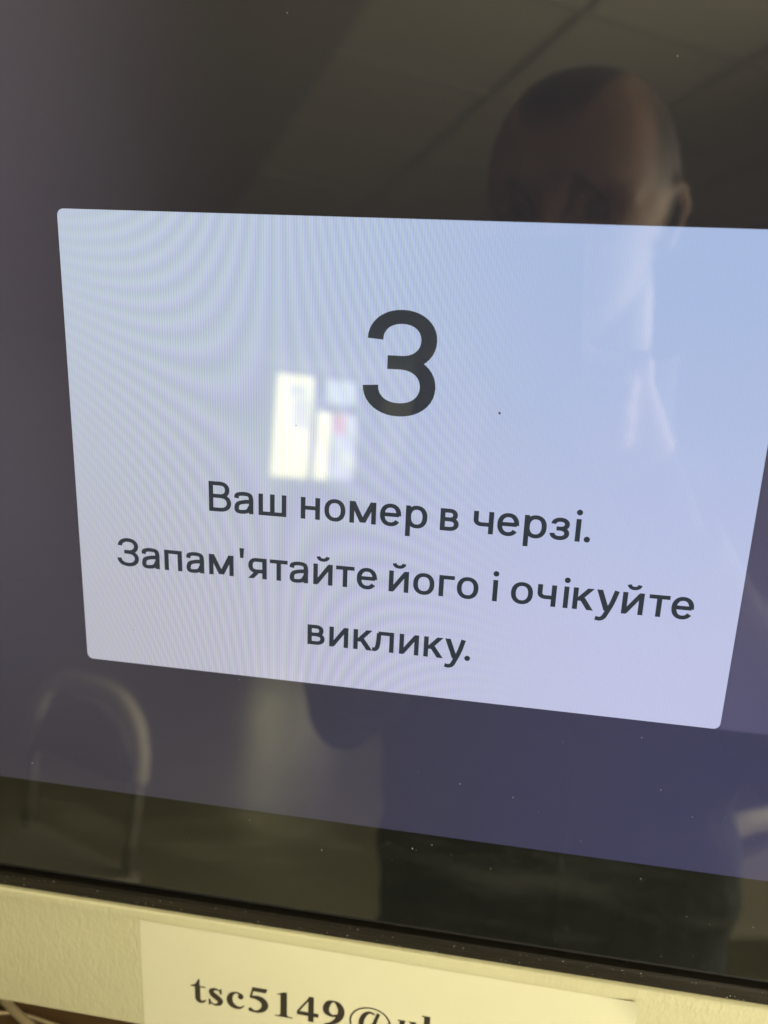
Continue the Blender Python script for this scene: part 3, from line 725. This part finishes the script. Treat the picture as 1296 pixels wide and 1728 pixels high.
for sx in (-1, 1):                                        # legs and shoes
    hx = bx+sx*0.088
    parts.append(tube_vf(spline([(hx, -0.63, 0.86), (hx+sx*.005, -0.625, 0.66), (hx+sx*.01, -0.62, 0.48), (hx+sx*.012, -0.64, 0.28), (hx+sx*.015, -0.65, 0.07)], 4), [.092]*3+[.088]*3+[.075]*3+[.062]*3+[.056]*3+[.05]*2, 18, up=(1, 0, 0)))
    parts.append(tube_vf([(hx+sx*.015, -0.70, 0.045), (hx+sx*.018, -0.63, 0.05), (hx+sx*.025, -0.54, 0.042), (hx+sx*.03, -0.46, 0.03)], [(.035, .04), (.045, .045), (.037, .048), (.024, .038)], 16, up=(0, 0, 1)))
V, Fc = merge(parts)
raw = obj('body_raw', V, Fc, None)
rm = raw.modifiers.new('r', 'REMESH'); rm.mode = 'VOXEL'; rm.voxel_size = 0.0042; rm.adaptivity = 0
smo = raw.modifiers.new('s', 'SMOOTH'); smo.iterations = 4; smo.factor = 0.5
bpy.context.view_layer.update()
dg = bpy.context.evaluated_depsgraph_get()
bme = bpy.data.meshes.new_from_object(raw.evaluated_get(dg)); bpy.data.objects.remove(raw)
bme.materials.clear()
for m in (M_JACKET, M_SKIN, M_TROUSER, M_SHOE): bme.materials.append(m)
n = len(bme.polygons); cen = np.empty(n*3); bme.polygons.foreach_get('center', cen); cen = cen.reshape(-1, 3)
idx = np.zeros(n, int)
idx[cen[:, 2] < 0.87] = 2; idx[cen[:, 2] < 0.085] = 3
idx[(cen[:, 2] > 1.425) & (np.linalg.norm(cen-HC, axis=1) < 0.26)] = 1
for hd, el in ((handL, elL), (handR, elR)):
    idx[(np.linalg.norm(cen-hd, axis=1) < 0.085) & ((cen-hd) @ ((el-hd)/np.linalg.norm(el-hd)) < 0.062)] = 1
bme.polygons.foreach_set('material_index', idx); bme.polygons.foreach_set('use_smooth', np.ones(n, bool)); bme.update()
nv = len(bme.vertices); co = np.empty(nv*3); bme.vertices.foreach_get('co', co); co = co.reshape(-1, 3)
# cloth folds on the jacket
tz = (co[:, 2] > 0.86) & (co[:, 2] < 1.40) & (co[:, 1] < -0.44)
fold = 0.0045*np.sin(co[:, 0]*26+co[:, 2]*34+1.5*np.sin(co[:, 2]*17)) + 0.0035*np.sin(co[:, 0]*48-co[:, 2]*39+2.2*np.sin(co[:, 0]*11)) + 0.002*np.sin(co[:, 2]*95+co[:, 0]*20)
nr = np.empty(nv*3); bme.vertices.foreach_get('normal', nr); nr = nr.reshape(-1, 3)
co2 = co + nr*(fold*tz)[:, None]; bme.vertices.foreach_set('co', co2.ravel()); bme.update()
# cropped hair and brows as a soft density on the scalp
L = (co-HC) @ HRn; x, y, z = np.abs(L[:, 0]), L[:, 1], L[:, 2]
def sst(v, wd): q = np.clip(v/wd*0.5+0.5, 0, 1); return q*q*(3-2*q)
zh = 0.062+0.036*np.exp(-((x-0.045)/0.014)**2)
d1 = np.where(y > 0, z-zh, 0.0); d2 = np.minimum(np.minimum(0.036-y-0.25*np.maximum(z-0.03, 0), x-0.058), z-0.006+0.9*np.minimum(y, 0)*-1)
d3 = np.minimum(0.004-y, z+0.07)
hair = np.maximum(np.maximum(sst(d1, 0.016)*(y > -0.02), sst(d2, 0.012)), sst(d3, 0.014))*(x < 0.0805)
bz = 0.0135-2.2*(x-0.028)**2/0.02
brow = np.exp(-((z-bz)/0.0058)**2)*sst(x-0.010, 0.006)*sst(0.050-x, 0.010)*(y > 0.03)*0.85
jaw_dim = sst(-0.045-z, 0.03)*(y > -0.01)*(z > -0.13)*0.25  # jaw darkened in the colour to fade its lit streak
stub = np.clip(np.maximum(np.maximum(hair, brow), jaw_dim), 0, 1)*(np.linalg.norm(L, axis=1) < 0.16)
stub = np.where(co[:, 2] > 1.40, stub, 0.0)
sa = bme.attributes.new('stubble', 'FLOAT', 'POINT'); sa.data.foreach_set('value', stub.astype(np.float32))
body = link('body', bme, PE)
for sx in (-1, 1):
    b2 = bmesh.new(); bmesh.ops.create_uvsphere(b2, u_segments=20, v_segments=14, radius=0.0115)
    ey = obj('eye', [hl(*(np.array(q.co)+(sx*0.032, 0.0545, -0.007))) for q in b2.verts], [tuple(q.index for q in fc.verts) for fc in b2.faces], M_EYE, PE, True)
    obj('iris', [hl(*(np.array(q.co)*0.5+(sx*0.032, 0.0610, -0.0095))) for q in b2.verts], [tuple(q.index for q in fc.verts) for fc in b2.faces], M_IRIS, ey, True); b2.free()
# unseen collar, shaped tall to cover the lit neck, and zip
v, f = tube_vf([neck+(0, -.004, -.012), neck+(0, -.002, .018), neck+(0, .012, .062), neck+(0, .030, .100)], [(.086, .078), (.080, .074), (.077, .075), (.076, .078)], 28, up=(1, 0, 0), cap=False)
obj('collar', v, f, M_JACKET, PE, True)
v, f = tube_vf([(bx-.005, -0.499, 1.30), (bx, -0.503, 1.18), (bx, -0.509, 1.05), (bx, -0.517, 0.92)], 0.004, 8); obj('zip', v, f, M_TROUSER, PE, True)

# the phone, its lens where the camera is
FP = thing('phone', 'dark phone held upright in both hands, facing the screen', 'phone', tuple(PH-cu*0.08))
def ph(x, y, z): return tuple(PH+cr*x+cu*y+fw*z)
v, f = box_vf(-0.037, 0.037, -0.079, 0.079, -0.0045, 0.0040, ph); bevelled('phone_body', v, f, M_PHONE, FP, 0.003, 3)
v, f = box_vf(-0.034, 0.034, -0.075, 0.075, -0.0050, -0.0046, ph); obj('phone_screen', v, f, M_PHSCR, FP)
V = []; Fc = []
for r, z in ((0.0075, 0.0038), (0.0075, 0.0052), (0.0055, 0.0055), (0.0050, 0.0042)):
    V += [ph(r*math.cos(2*math.pi*k/24), 0.058+r*math.sin(2*math.pi*k/24), z) for k in range(24)]
for a in range(3): Fc += [(a*24+k, a*24+(k+1) % 24, (a+1)*24+(k+1) % 24, (a+1)*24+k) for k in range(24)]
obj('lens_ring', V, Fc, M_LENS, FP, True)
